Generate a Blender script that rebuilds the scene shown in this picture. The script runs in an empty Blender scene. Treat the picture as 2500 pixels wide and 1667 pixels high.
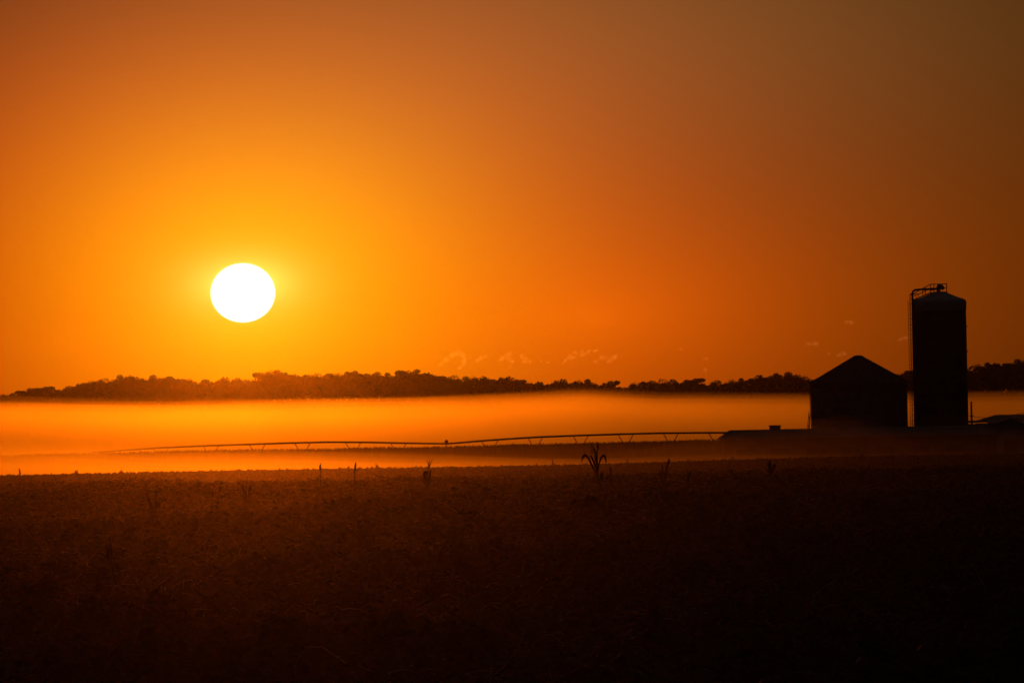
import bpy, bmesh, math, random
import numpy as np
from mathutils import Vector, Matrix, noise
R = math.radians
sc = bpy.context.scene
col = sc.collection
PI = math.pi

# ------------------------------------------------------------------ camera
HFOV = 9.0
FPX = 1250 / math.tan(R(HFOV / 2))            # focal length in photo pixels (2500 wide)
CAMZ = 2.2
PITCH = math.atan(151.5 / FPX)
ROLL = R(-1.2)
cam_d = bpy.data.cameras.new('camera'); cam = bpy.data.objects.new('camera', cam_d); col.objects.link(cam)
cam_d.sensor_width = 36; cam_d.angle = R(HFOV); cam_d.clip_start = .5; cam_d.clip_end = 30000
CM = Matrix.Rotation(PI / 2 + PITCH, 4, 'X') @ Matrix.Rotation(ROLL, 4, 'Z')
cam.matrix_world = Matrix.Translation((0, 0, CAMZ)) @ CM
sc.camera = cam
C3 = CM.to_3x3()
def ray(px, py):
    return (C3 @ Vector(((px - 1250) / FPX, (833.5 - py) / FPX, -1))).normalized()
def at(px, py, Y):
    d = ray(px, py)
    return Vector((0, 0, CAMZ)) + d * (Y / d.y)

# ------------------------------------------------------------------ sun and sky
SAZ, SEL = -2.3596, 1.0227                      # degrees
w = bpy.data.worlds.new('World'); sc.world = w; w.use_nodes = True
nt = w.node_tree; N = nt.nodes; L = nt.links; N.clear()
def nd(t, **k):
    n = N.new(t)
    for a, b in k.items(): setattr(n, a, b)
    return n
def mth(op, a, b=None, c=None):
    n = nd('ShaderNodeMath', operation=op)
    for i, v in enumerate((a, b, c)):
        if v is None: continue
        if isinstance(v, (int, float)): n.inputs[i].default_value = v
        else: L.new(v, n.inputs[i])
    return n.outputs[0]
tc = nd('ShaderNodeTexCoord'); sep = nd('ShaderNodeSeparateXYZ'); L.new(tc.outputs['Generated'], sep.inputs[0])
az = mth('MULTIPLY', mth('ARCTAN2', sep.outputs[0], sep.outputs[1]), 180 / PI)
el = mth('MULTIPLY', mth('ARCSINE', sep.outputs[2]), 180 / PI)
dx = mth('SUBTRACT', az, SAZ); dy = mth('SUBTRACT', el, SEL)
LOBES = [
 (-0.000, 0.000, 15.000, 9.000, 1.000, (0.0000, 0.0049, 0.0000)),
 (0.013, 0.078, 0.257, 0.134, 0.577, (3.6203, 1.0072, 0.2763)),
 (0.097, 0.206, 1.884, 1.302, 0.851, (0.0000, 0.3453, 0.0000)),
 (-0.180, 0.190, 3.126, 2.047, 1.000, (0.8496, 0.0283, 0.0000)),
 (3.100, -0.280, 2.828, 1.100, 0.521, (0.5546, 0.0804, 0.0000)),
 (2.069, 2.330, 4.646, 1.651, 1.000, (0.1649, 0.0650, 0.0187)),
]
acc = None
def vadd(a, b):
    n = nd('ShaderNodeVectorMath', operation='ADD'); L.new(a, n.inputs[0]); L.new(b, n.inputs[1]); return n.outputs[0]
def vscale(cv, f):
    n = nd('ShaderNodeVectorMath', operation='SCALE'); n.inputs[0].default_value = cv; L.new(f, n.inputs['Scale']); return n.outputs[0]
for cx, cy, sx, sy, p, c in LOBES:
    u = mth('DIVIDE', mth('SUBTRACT', dx, cx), sx); v = mth('DIVIDE', mth('SUBTRACT', dy, cy), sy)
    q = mth('ADD', mth('MULTIPLY', u, u), mth('MULTIPLY', v, v))
    f = mth('EXPONENT', mth('MULTIPLY', mth('POWER', q, p), -1))
    s = vscale(c, f); acc = s if acc is None else vadd(acc, s)
# the solar disc, a little flattened by refraction
u = mth('DIVIDE', dx, .279); v = mth('DIVIDE', dy, .2555)
q = mth('SQRT', mth('ADD', mth('MULTIPLY', u, u), mth('MULTIPLY', v, v)))
mr = nd('ShaderNodeMapRange', interpolation_type='SMOOTHSTEP'); L.new(q, mr.inputs['Value'])
mr.inputs['From Min'].default_value = 1.05; mr.inputs['From Max'].default_value = .93
acc = vadd(acc, vscale((2.2, 2.2, 2.4), mr.outputs[0]))
# faint dusk light high overhead
u = mth('DIVIDE', mth('SUBTRACT', el, 75), 38)
acc = vadd(acc, vscale((.011, .0105, .011), mth('EXPONENT', mth('MULTIPLY', mth('MULTIPLY', u, u), -1))))
# small high cloud wisps far beyond the ridge, laid out by direction in degrees (azimuth, elevation, half axes, tilt)
WISPS = [(-0.6244, 0.3629, 0.0477, 0.0189, 48.2), (-0.5767, 0.4016, 0.0464, 0.0227, 28.5), (-0.5291, 0.4349, 0.0481, 0.0246, 41.3), (-0.48, 0.4555, 0.0459, 0.0246, 2.6), (-0.4389, 0.4366, 0.0418, 0.0227, -55.2), (-0.4238, 0.384, 0.0498, 0.0227, -88.0), (-0.4519, 0.3341, 0.0485, 0.0189, -149.2), (-0.3691, 0.4099, 0.0192, 0.0114, 29.8), (-0.3065, 0.3851, 0.0348, 0.0189, 43.8), (-0.2736, 0.4061, 0.0353, 0.0208, 20.6), (-0.239, 0.418, 0.0278, 0.014, 17.2), (-0.0897, 0.4004, 0.0393, 0.0197, 40.8), (-0.0367, 0.4318, 0.0544, 0.0216, 24.1), (-0.0356, 0.3957, 0.0408, 0.0227, -23.8), (-0.0018, 0.3752, 0.0296, 0.017, -41.8), (0.0874, 0.4112, 0.035, 0.0208, -42.4), (0.1211, 0.387, 0.0414, 0.0246, -29.8), (0.1551, 0.3701, 0.0284, 0.017, -21.8), (0.101, 0.3712, 0.0328, 0.017, -91.2), (-0.0246, 0.3215, 0.0311, 0.0189, -13.7), (0.249, 0.3753, 0.0286, 0.0091, -49.6), (0.3117, 0.356, 0.0271, 0.0095, 4.0), (0.4598, 0.3637, 0.043, 0.0129, 43.8), (0.5059, 0.4096, 0.0455, 0.0178, 46.1), (0.5606, 0.4373, 0.0473, 0.0189, 8.3), (0.6113, 0.4453, 0.0314, 0.017, 10.1), (0.5381, 0.3963, 0.0577, 0.0159, 17.2), (0.6216, 0.4198, 0.0547, 0.0178, 14.1), (0.6726, 0.444, 0.0296, 0.0152, 51.9), (0.7322, 0.4499, 0.0346, 0.0133, 15.9), (0.7357, 0.3561, 0.0381, 0.0155, 14.7), (0.7795, 0.3804, 0.0405, 0.0197, 43.8), (0.8192, 0.385, 0.0412, 0.0212, -31.5), (0.8623, 0.3732, 0.0402, 0.0242, 3.6), (0.9022, 0.385, 0.0381, 0.0223, 29.8), (0.8582, 0.3499, 0.0448, 0.0152, 11.3), (1.4842, 0.4485, 0.0354, 0.0083, -8.3), (1.6915, 0.3612, 0.0291, 0.017, 25.4), (1.7149, 0.3589, 0.0243, 0.0152, -46.2), (1.6947, 0.2583, 0.0307, 0.0189, -7.6), (2.946, 0.6535, 0.0329, 0.017, 4.0), (2.9873, 0.6508, 0.0349, 0.017, -10.7), (2.609, 0.4697, 0.0418, 0.017, 2.4), (2.6702, 0.4666, 0.0456, 0.017, -7.6), (3.4156, 0.4938, 0.0357, 0.0152, 25.4), (3.4626, 0.5072, 0.0384, 0.017, 6.9), (2.7872, 0.3812, 0.0294, 0.0098, 8.3), (2.8768, 0.3667, 0.0429, 0.017, 31.5), (2.9203, 0.3784, 0.0313, 0.017, -12.5)]
comb = nd('ShaderNodeCombineXYZ'); L.new(az, comb.inputs[0]); L.new(el, comb.inputs[1])
def vm(op, a, b):
    n = nd('ShaderNodeVectorMath', operation=op); L.new(a, n.inputs[0]); n.inputs[1].default_value = b
    return n.outputs['Value'] if op == 'DOT_PRODUCT' else n.outputs[0]
cm = None
for ca, ce, ha, hb, tl in WISPS:
    d = vm('SUBTRACT', comb.outputs[0], (ca, ce, 0)); c_, s_ = math.cos(R(tl)), math.sin(R(tl))
    p1 = vm('DOT_PRODUCT', d, (c_ / ha, s_ / ha, 0)); hb *= 1.5; p2 = vm('DOT_PRODUCT', d, (-s_ / hb, c_ / hb, 0))
    q = mth('MULTIPLY_ADD', p1, p1, mth('MULTIPLY', p2, p2)); f = mth('MAXIMUM', mth('SUBTRACT', 1, q), 0)
    cm = f if cm is None else mth('MAXIMUM', cm, f)
nz = nd('ShaderNodeTexNoise'); nz.inputs['Scale'].default_value = 16; nz.inputs['Detail'].default_value = 5; nz.inputs['Distortion'].default_value = .6
mp = nd('ShaderNodeMapping'); mp.inputs['Scale'].default_value = (.8, 1.6, 1); L.new(comb.outputs[0], mp.inputs[0]); L.new(mp.outputs[0], nz.inputs['Vector'])
wm = nd('ShaderNodeMapRange', interpolation_type='SMOOTHSTEP'); wm.inputs['From Min'].default_value = .5; wm.inputs['From Max'].default_value = 1.5
L.new(mth('ADD', mth('POWER', cm, .7), mth('MULTIPLY', mth('SUBTRACT', nz.outputs['Fac'], .42), mth('MULTIPLY', mth('POWER', cm, .3), 2.2))), wm.inputs['Value'])
cb = nd('ShaderNodeVectorMath', operation='MULTIPLY_ADD'); L.new(acc, cb.inputs[0]); cb.inputs[1].default_value = (.16, .30, .5); cb.inputs[2].default_value = (.05, .017, .006)
cs = nd('ShaderNodeVectorMath', operation='SCALE'); L.new(cb.outputs[0], cs.inputs[0]); L.new(wm.outputs[0], cs.inputs['Scale'])
acc = vadd(acc, cs.outputs[0])
sky = nd('ShaderNodeTexSky', sky_type='NISHITA', sun_disc=False, sun_elevation=R(SEL), sun_rotation=R(SAZ),
         dust_density=3.0, air_density=1.0, ozone_density=1.0)
b1 = nd('ShaderNodeBackground'); L.new(acc, b1.inputs[0]); b1.inputs[1].default_value = 1.0
b2 = nd('ShaderNodeBackground'); L.new(sky.outputs[0], b2.inputs[0]); b2.inputs[1].default_value = .0012
ad = nd('ShaderNodeAddShader'); L.new(b1.outputs[0], ad.inputs[0]); L.new(b2.outputs[0], ad.inputs[1])
wo = nd('ShaderNodeOutputWorld'); L.new(ad.outputs[0], wo.inputs['Surface'])

sun_d = bpy.data.lights.new('sun', 'SUN'); sun = bpy.data.objects.new('sun', sun_d); col.objects.link(sun)
SUNDIR = Vector((math.sin(R(SAZ)) * math.cos(R(SEL)), math.cos(R(SAZ)) * math.cos(R(SEL)), math.sin(R(SEL))))
sun.rotation_euler = (-SUNDIR).to_track_quat('-Z', 'Y').to_euler()
sun_d.energy = .043; sun_d.angle = R(.5); sun_d.color = (1, .145, .002)

sc.view_settings.view_transform = 'Standard'; sc.view_settings.look = 'None'
sc.view_settings.exposure = 0; sc.view_settings.gamma = 1; sc.view_settings.use_curve_mapping = False
sc.cycles.use_denoising = True
sc.cycles.max_bounces = 4; sc.cycles.volume_bounces = 1; sc.cycles.transparent_max_bounces = 16
sc.cycles.sample_clamp_indirect = 3

# ------------------------------------------------------------------ helpers
def tag(o, label=None, cat=None, group=None, kind=None):
    if label: o['label'] = label
    if cat: o['category'] = cat
    if group: o['group'] = group
    if kind: o['kind'] = kind
    return o
def empty(name, loc, label=None, cat=None, group=None, kind=None):
    o = bpy.data.objects.new(name, None); o.location = loc; o.empty_display_size = .3; col.objects.link(o)
    return tag(o, label, cat, group, kind)
class MB:
    """collects vertices and faces in world space"""
    def __init__(s): s.v = []; s.f = []
    def add(s, vs, fs):
        k = len(s.v); s.v += [tuple(v) for v in vs]; s.f += [tuple(i + k for i in f) for f in fs]
    def box(s, c, sz, M=None):
        hx, hy, hz = sz[0] / 2, sz[1] / 2, sz[2] / 2
        vs = [Vector((x * hx, y * hy, z * hz)) for x in (-1, 1) for y in (-1, 1) for z in (-1, 1)]
        if M is not None: vs = [M @ v for v in vs]
        s.add([v + Vector(c) for v in vs], [(0, 1, 3, 2), (4, 6, 7, 5), (0, 4, 5, 1), (2, 3, 7, 6), (0, 2, 6, 4), (1, 5, 7, 3)])
    def tube(s, pts, r, n=6, caps=True):
        pts = [Vector(p) for p in pts]; rs = r if isinstance(r, (list, tuple)) else [r] * len(pts)
        rings = []
        for i, p in enumerate(pts):
            t = (pts[min(i + 1, len(pts) - 1)] - pts[max(i - 1, 0)]).normalized()
            a = t.cross(Vector((0, 0, 1)))
            if a.length < .2: a = t.cross(Vector((0, 1, 0)))
            a.normalize(); b = t.cross(a)
            rings.append([p + (a * math.cos(k * 2 * PI / n) + b * math.sin(k * 2 * PI / n)) * rs[i] for k in range(n)])
        vs = [v for rg in rings for v in rg]; fs = []
        for i in range(len(pts) - 1):
            for k in range(n):
                fs.append((i * n + k, i * n + (k + 1) % n, (i + 1) * n + (k + 1) % n, (i + 1) * n + k))
        if caps:
            fs.append(tuple(range(n - 1, -1, -1))); fs.append(tuple(range((len(pts) - 1) * n, len(pts) * n)))
        s.add(vs, fs)
    def lathe(s, prof, c, n=64):
        vs = []; fs = []
        for r, z in prof:
            for k in range(n):
                a = 2 * PI * k / n; vs.append((c[0] + r * math.cos(a), c[1] + r * math.sin(a), c[2] + z))
        for i in range(len(prof) - 1):
            for k in range(n):
                fs.append((i * n + k, i * n + (k + 1) % n, (i + 1) * n + (k + 1) % n, (i + 1) * n + k))
        fs.append(tuple(range(n - 1, -1, -1))); fs.append(tuple(range((len(prof) - 1) * n, len(prof) * n)))
        s.add(vs, fs)
    def ribbon(s, pts, wd, side):
        pts = [Vector(p) for p in pts]; vs = []; fs = []
        for i, p in enumerate(pts):
            sd = side[i] if isinstance(side, list) else side
            h = wd[i] / 2
            up = Vector((0, 0, -.25 * h))
            vs += [p - sd * h, p + up, p + sd * h]
        for i in range(len(pts) - 1):
            k = i * 3; fs += [(k, k + 1, k + 4, k + 3), (k + 1, k + 2, k + 5, k + 4)]
        s.add(vs, fs)
    def build(s, name, mat, parent=None, smooth=False, origin=None):
        me = bpy.data.meshes.new(name)
        o_ = Vector(origin) if origin is not None else (Vector(parent.location) if parent is not None else Vector((0, 0, 0)))
        if parent is not None and parent.parent is not None: o_ = o_ + Vector(parent.parent.location) * 0
        me.from_pydata([tuple(Vector(v) - o_) for v in s.v], [], s.f); me.update()
        if smooth:
            for p in me.polygons: p.use_smooth = True
        me.materials.append(mat)
        o = bpy.data.objects.new(name, me); col.objects.link(o)
        if parent is not None:
            o.parent = parent
            if parent.type != 'EMPTY': o.matrix_parent_inverse = Matrix.Identity(4)
        else: o.location = o_
        return o
def npmesh(name, V, F, mat, k=4):
    V = np.asarray(V, np.float32).reshape(-1, 3); F = np.asarray(F, np.int32).reshape(-1, k)
    me = bpy.data.meshes.new(name)
    me.vertices.add(len(V)); me.vertices.foreach_set('co', V.ravel())
    me.loops.add(F.size); me.loops.foreach_set('vertex_index', F.ravel())
    me.polygons.add(len(F)); me.polygons.foreach_set('loop_start', np.arange(len(F), dtype=np.int32) * k)
    me.update(calc_edges=True); me.validate()
    me.materials.append(mat)
    o = bpy.data.objects.new(name, me); col.objects.link(o); return o

# ------------------------------------------------------------------ materials
def mat(name, c, rough=.8, metal=0, spec=.3, var=.35, scale=3., bump=0., bscale=20., c2=None, trans=0.):
    m = bpy.data.materials.new(name); m.use_nodes = True; t = m.node_tree; n = t.nodes; l = t.links
    p = n['Principled BSDF']; out = n['Material Output']
    tcn = n.new('ShaderNodeTexCoord'); nz = n.new('ShaderNodeTexNoise'); nz.inputs['Scale'].default_value = scale
    nz.inputs['Detail'].default_value = 5; l.new(tcn.outputs['Object'], nz.inputs['Vector'])
    mx = n.new('ShaderNodeMix'); mx.data_type = 'RGBA'
    c2 = c2 or tuple(x * (1 - var) for x in c)
    mx.inputs[6].default_value = (*c, 1); mx.inputs[7].default_value = (*c2, 1)
    rp = n.new('ShaderNodeMapRange'); rp.inputs['From Min'].default_value = .35; rp.inputs['From Max'].default_value = .65
    l.new(nz.outputs['Fac'], rp.inputs['Value']); l.new(rp.outputs[0], mx.inputs[0]); l.new(mx.outputs[2], p.inputs['Base Color'])
    p.inputs['Roughness'].default_value = rough; p.inputs['Metallic'].default_value = metal
    p.inputs['Specular IOR Level'].default_value = spec
    if bump:
        nb = n.new('ShaderNodeTexNoise'); nb.inputs['Scale'].default_value = bscale; nb.inputs['Detail'].default_value = 4
        l.new(tcn.outputs['Object'], nb.inputs['Vector'])
        bp = n.new('ShaderNodeBump'); bp.inputs['Strength'].default_value = bump; l.new(nb.outputs['Fac'], bp.inputs['Height'])
        l.new(bp.outputs[0], p.inputs['Normal'])
    if trans:
        tr = n.new('ShaderNodeBsdfTranslucent'); l.new(mx.outputs[2], tr.inputs['Color'])
        ms = n.new('ShaderNodeMixShader'); ms.inputs[0].default_value = trans
        l.new(p.outputs[0], ms.inputs[1]); l.new(tr.outputs[0], ms.inputs[2]); l.new(ms.outputs[0], out.inputs['Surface'])
    return m
def vol(name, dens, g, c=(1, .97, .95)):
    m = bpy.data.materials.new(name); m.use_nodes = True; t = m.node_tree; n = t.nodes; l = t.links
    n.remove(n['Principled BSDF'])
    p = n.new('ShaderNodeVolumePrincipled'); p.inputs['Color'].default_value = (*c, 1)
    p.inputs['Density'].default_value = dens; p.inputs['Anisotropy'].default_value = g
    l.new(p.outputs[0], n['Material Output'].inputs['Volume'])
    return m
M = dict(
    soil=mat('soil', (.022, .015, .010), .95, spec=.1, scale=.8, bump=.6, bscale=9),
    leaf=mat('leaf', (.010, .012, .006), .6, spec=.3, scale=.8, trans=.1, c2=(.050, .042, .022)),
    straw=mat('straw', (.46, .36, .20), .5, spec=.5, scale=2),
    corn_leaf=mat('corn_leaf', (.06, .05, .025), .55, spec=.4, scale=6, trans=.2, c2=(.03, .025, .015)),
    stalk=mat('corn_stalk', (.09, .07, .035), .5, spec=.5, scale=8, bump=.3, bscale=40),
    foliage=mat('foliage', (.03, .035, .015), 1., spec=0., scale=.25, c2=(.06, .07, .03)),
    bark=mat('bark', (.05, .04, .03), .9, spec=.1, bump=.5, bscale=8),
    crop=mat('maize', (.05, .055, .02), .7, spec=.2, scale=.15, trans=.15),
    galv=mat('galvanised_steel', (.30, .31, .32), .45, metal=.7, scale=1.2, bump=.05),
    galv_dark=mat('weathered_steel', (.10, .095, .09), .6, metal=.5, scale=1.5),
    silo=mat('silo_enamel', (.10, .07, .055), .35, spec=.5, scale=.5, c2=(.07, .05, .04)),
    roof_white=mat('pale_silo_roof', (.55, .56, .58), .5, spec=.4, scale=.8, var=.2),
    tin=mat('barn_tin_roof', (.30, .24, .18), .65, metal=.1, scale=.4, var=.3, bump=.1, bscale=5),
    wall=mat('barn_wall', (.22, .20, .18), .85, scale=.6, var=.4, bump=.2, bscale=6),
    wall2=mat('pale_siding', (.42, .44, .47), .8, scale=.5, var=.25),
    wood=mat('pole_wood', (.07, .05, .035), .85, scale=2, bump=.4),
    rubber=mat('tyre_rubber', (.02, .02, .02), .9),
)

# ------------------------------------------------------------------ terrain
PY = [-60, 0, 50, 100, 140, 156, 172, 195, 222, 240, 270, 320, 420, 560, 680, 760, 800, 850, 880, 1000, 1300, 2050, 2400, 2500, 2600, 2900, 3400]
PZ = [0, 0, .02, .12, .30, 0.30, .16, .01, .035, -.04, -.6, -2.4, -8, -12, -9.0, -5.2, -5.0, -5.1, -5.3, -8, -12.5, -12, -4, 0, 1, 2, -6]
TOPS = [(0, 959), (68, 946), (118, 942), (153, 945), (178, 934), (200, 934), (236, 925), (264, 921), (307, 913), (343, 919), (378, 914),
        (425, 917), (460, 924), (478, 927), (514, 923), (535, 919), (571, 923), (589, 926), (617, 923), (628, 908), (664, 901), (692, 904),
        (721, 911), (764, 910), (785, 912), (830, 907), (860, 903), (871, 909), (928, 906), (961, 913), (970, 904), (1008, 901), (1026, 905),
        (1056, 908), (1071, 916), (1098, 914), (1115, 922), (1148, 917), (1187, 918), (1226, 917), (1252, 920), (1291, 927), (1321, 929),
        (1360, 925), (1374, 929), (1425, 925), (1464, 931), (1499, 928), (1517, 937), (1535, 938), (1555, 930), (1603, 924), (1630, 931),
        (1662, 924), (1704, 923), (1719, 931), (1767, 931), (1796, 922), (1841, 917), (1862, 913), (1915, 907), (1939, 909), (1960, 917),
        (1987, 921), (2020, 919), (2080, 916), (2140, 914), (2186, 911), (2221, 903), (2290, 903), (2364, 902), (2379, 899), (2394, 885),
        (2437, 885), (2474, 885), (2500, 876), (2560, 872), (2640, 880)]
TY = 2500
tops_w = [at(a, b, TY) for a, b in TOPS]
TX = [-320, -230] + [p.x for p in tops_w] + [300, 420]
TZ = [9, 9] + [p.z for p in tops_w] + [14, 12]
def top_z(x): return float(np.interp(x, TX, TZ))
smx = np.linspace(-420, 420, 169)
smz = np.interp(smx, TX, TZ); ker = np.hanning(11); ker /= ker.sum()
smz = np.convolve(np.pad(smz, 5, 'edge'), ker, 'valid')
def hill(x): return np.interp(x, smx, smz)
def ground_np(x, y):
    z = np.interp(y, PY, PZ)
    z = z + np.clip((y - 2100) / 400, 0, 1) * (hill(x) - 14.5) * np.clip((3400 - y) / 600, 0, 1)
    z = z + .05 * np.sin(x * .09 + y * .021) * np.clip((y - 20) / 100, 0, 1) + .04 * np.sin(x * .31 + 1.3) * np.sin(y * .07)
    return z
def gz(x, y): return float(ground_np(np.array([x]), np.array([y]))[0])
def hit(px, py, y0=25., y1=240.):
    Y = y0
    while Y < y1:
        p = at(px, py, Y)
        if p.z <= gz(p.x, p.y): return p
        Y += .5
    return at(px, py, y1)
ys = np.concatenate([np.arange(-60, 30, 6.), np.arange(30, 250, .45), np.arange(250, 1000, 7.), np.arange(1000, 3401, 25.)])
us = np.linspace(-1, 1, 261); us = np.sign(us) * (np.abs(us) * .25 + np.abs(us) ** 3.2 * .75)
XX = us[None, :] * (260 + .14 * np.clip(ys, 0, None))[:, None]; YY = np.repeat(ys[:, None], len(us), 1)
ZZ = ground_np(XX, YY)
rng = np.random.default_rng(7)
# clods and wheel ruts of the near field
def vnoise(x, y, s):
    gx, gy = x / s, y / s; ix, iy = np.floor(gx), np.floor(gy); fx, fy = gx - ix, gy - iy
    fx = fx * fx * (3 - 2 * fx); fy = fy * fy * (3 - 2 * fy)
    def h(a, b): return np.modf(np.abs(np.sin(a * 127.1 + b * 311.7) * 43758.5453))[0]
    return (h(ix, iy) * (1 - fx) + h(ix + 1, iy) * fx) * (1 - fy) + (h(ix, iy + 1) * (1 - fx) + h(ix + 1, iy + 1) * fx) * fy
near = ((YY > 30) & (YY < 245))
ZZ = ZZ + near * np.clip((175 - YY) / 40, .3, 1) * (.14 * vnoise(XX, YY, 1.1) + .22 * vnoise(XX + 40, YY * .6, 2.6) - .18)
nr, nc = XX.shape
idx = np.arange(nr * nc).reshape(nr, nc)
F = np.stack([idx[:-1, :-1], idx[:-1, 1:], idx[1:, 1:], idx[1:, :-1]], -1).reshape(-1, 4)
o = npmesh('ground', np.stack([XX, YY, ZZ], -1), F, M['soil'])
tag(o, 'dark rolling farmland, a low field crest in front and a valley behind', 'ground', kind='structure')
o.data.polygons.foreach_set('use_smooth', [True] * len(o.data.polygons))

# ------------------------------------------------------------------ low leafy crop, straw and pale rim-light arcs of the near field (uncountable)
def halfw(y): return .085 * y + 2.5
def field_pts(n, y0, y1, pw=1.):
    y = y0 + (y1 - y0) * rng.random(n) ** pw
    x = (rng.random(n) * 2 - 1) * halfw(y)
    return x, y
def leaf_cloud(x, y, size, hgt, per, flat=.5, wscale=1.):
    n = len(x) * per
    bx = np.repeat(x, per); by = np.repeat(y, per); sz = np.repeat(size, per) * (.6 + .8 * rng.random(n)); hh = np.repeat(hgt, per)
    a = rng.random(n) * 2 * PI; rad = hh * .75 * rng.random(n) ** .6
    cx = bx + np.cos(a) * rad; cy = by + np.sin(a) * rad
    cz = ground_np(bx, by) + hh * (.45 + .55 * np.sqrt(np.clip(1 - (rad / (hh * .8 + 1e-6)) ** 2, 0, 1))) * (.5 + .6 * rng.random(n))
    b = a + rng.normal(size=n) * .8
    til = rng.normal(size=n) * flat
    u = np.stack([np.cos(b) * np.cos(til), np.sin(b) * np.cos(til), np.sin(til)], -1)
    v = np.stack([-np.sin(b), np.cos(b), rng.normal(size=n) * .35], -1)
    v /= np.linalg.norm(v, axis=1)[:, None]
    c = np.stack([cx, cy, cz], -1); s = sz[:, None]
    dr = np.array([0, 0, -1.]) * s * .25
    p0 = c - u * s * .5; p3 = c + u * s * .55 + dr
    p1 = c + v * s * .36 * wscale - u * s * .1 + dr * .3; p2 = c - v * s * .36 * wscale - u * s * .1 + dr * .3
    m1 = c + u * s * .05 + np.array([0, 0, 1.]) * s * .05
    V = np.stack([p0, p1, m1, p2, p3], 1).reshape(-1, 3)
    k = np.arange(n)[:, None] * 5
    F = np.concatenate([k + np.array([[0, 2, 1, 1]]) * 0 + np.array([[0, 3, 2, 1]]), k + np.array([[2, 3, 4, 1]])], 0)
    return V, F
Vs = []; Fs = []; off = 0
def push(V, F):
    global off
    Vs.append(V); Fs.append(F + off); off += len(V)
def clumpy(x, y, sc, thr):
    k = (vnoise(x, y * .6, sc) * .65 + vnoise(x + 90, y * .6, sc * .37) * .35) > thr
    return x[k], y[k]
def hvar(x, y, lo, hi): return lo + (hi - lo) * rng.random(len(x)) * np.clip(vnoise(x, y * .6, 2.3) * 1.6 - .3, 0, 1)
x, y = clumpy(*field_pts(13000, 42, 80, .9), 1.6, .42); push(*leaf_cloud(x, y, .13 + .12 * rng.random(len(x)), hvar(x, y, .08, .42), 6))
x, y = clumpy(*field_pts(15000, 75, 125), 2.2, .40); push(*leaf_cloud(x, y, .10 + .10 * rng.random(len(x)), hvar(x, y, .07, .40), 6))
x, y = clumpy(*field_pts(12000, 120, 170), 3., .36); push(*leaf_cloud(x, y, .10 + .06 * rng.random(len(x)), hvar(x, y, .06, .26), 6))
x, y = field_pts(13000, 165, 236); push(*leaf_cloud(x, y, np.full(len(x), .09), .03 + .055 * rng.random(len(x)), 5))
x, y = field_pts(240, 42, 105, 1.3); push(*leaf_cloud(x, y, np.full(len(x), .16), .2 + .26 * rng.random(len(x)), 46))
V = np.concatenate(Vs); F = np.concatenate(Fs)
o = npmesh('ground_cover', V, F, M['leaf'])
tag(o, 'dark low leafy crop covering the near field', 'crop', kind='stuff')

def straws(n, y0, y1, L0, rad, upf=.5, arc=.35):
    x, y = clumpy(*field_pts(int(n * 1.7), y0, y1), 1.9, .52); n = len(x); ln = L0 * (.25 + 1.1 * rng.random(n) ** 1.5); a = rng.random(n) * 2 * PI
    u = np.stack([np.cos(a), np.sin(a) * .6, (rng.random(n) - .2) * upf], -1)
    bend = rng.normal(size=(n, 3)) * .25; base = np.stack([x, y, ground_np(x, y) + .10 + .15 * rng.random(n)], -1)
    wr = .45 + .75 * rng.random(n); K = 5; Vv = []; side = np.array([0.05, -.2, 1.]); side /= np.linalg.norm(side)
    for k in range(K):
        t = k / (K - 1); p = base + (u * t + bend * t * (1 - t) * 1.6 + np.array([0, 0, -arc]) * t * t) * ln[:, None]
        wv = (rad * wr * (1 - .7 * t))[:, None]
        q = np.cross(u, np.array([0, 1., 0])); q /= (np.linalg.norm(q, axis=1)[:, None] + 1e-6)
        Vv += [p - q * wv, p + q * wv]
    Vv = np.stack(Vv, 1).reshape(-1, 3); b = np.arange(n)[:, None] * (2 * K)
    Ff = np.concatenate([b + np.array([[2 * k, 2 * k + 1, 2 * k + 3, 2 * k + 2]]) for k in range(K - 1)], 0)
    return Vv, Ff
Vs = []; Fs = []; off = 0
push(*straws(1500, 42, 100, .26, .005)); push(*straws(900, 100, 165, .3, .007)); push(*straws(800, 42, 78, .34, .009, .6, 1.1)); push(*straws(450, 60, 120, .3, .009, .6, .9)); push(*straws(60, 42, 100, .4, .005, 2.0)); push(*straws(420, 42, 90, .55, .006, 1.1, 1.1))  # loose straw, plus arched ribbons whose pale colour stands in for rim-lit leaf edges
o = npmesh('straw_and_rim_arcs', np.concatenate(Vs), np.concatenate(Fs), M['straw'])
tag(o, 'pale dry straw and stem litter over the near field, with pale arcs for rim-lit leaf edges', 'straw', kind='stuff')

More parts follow.
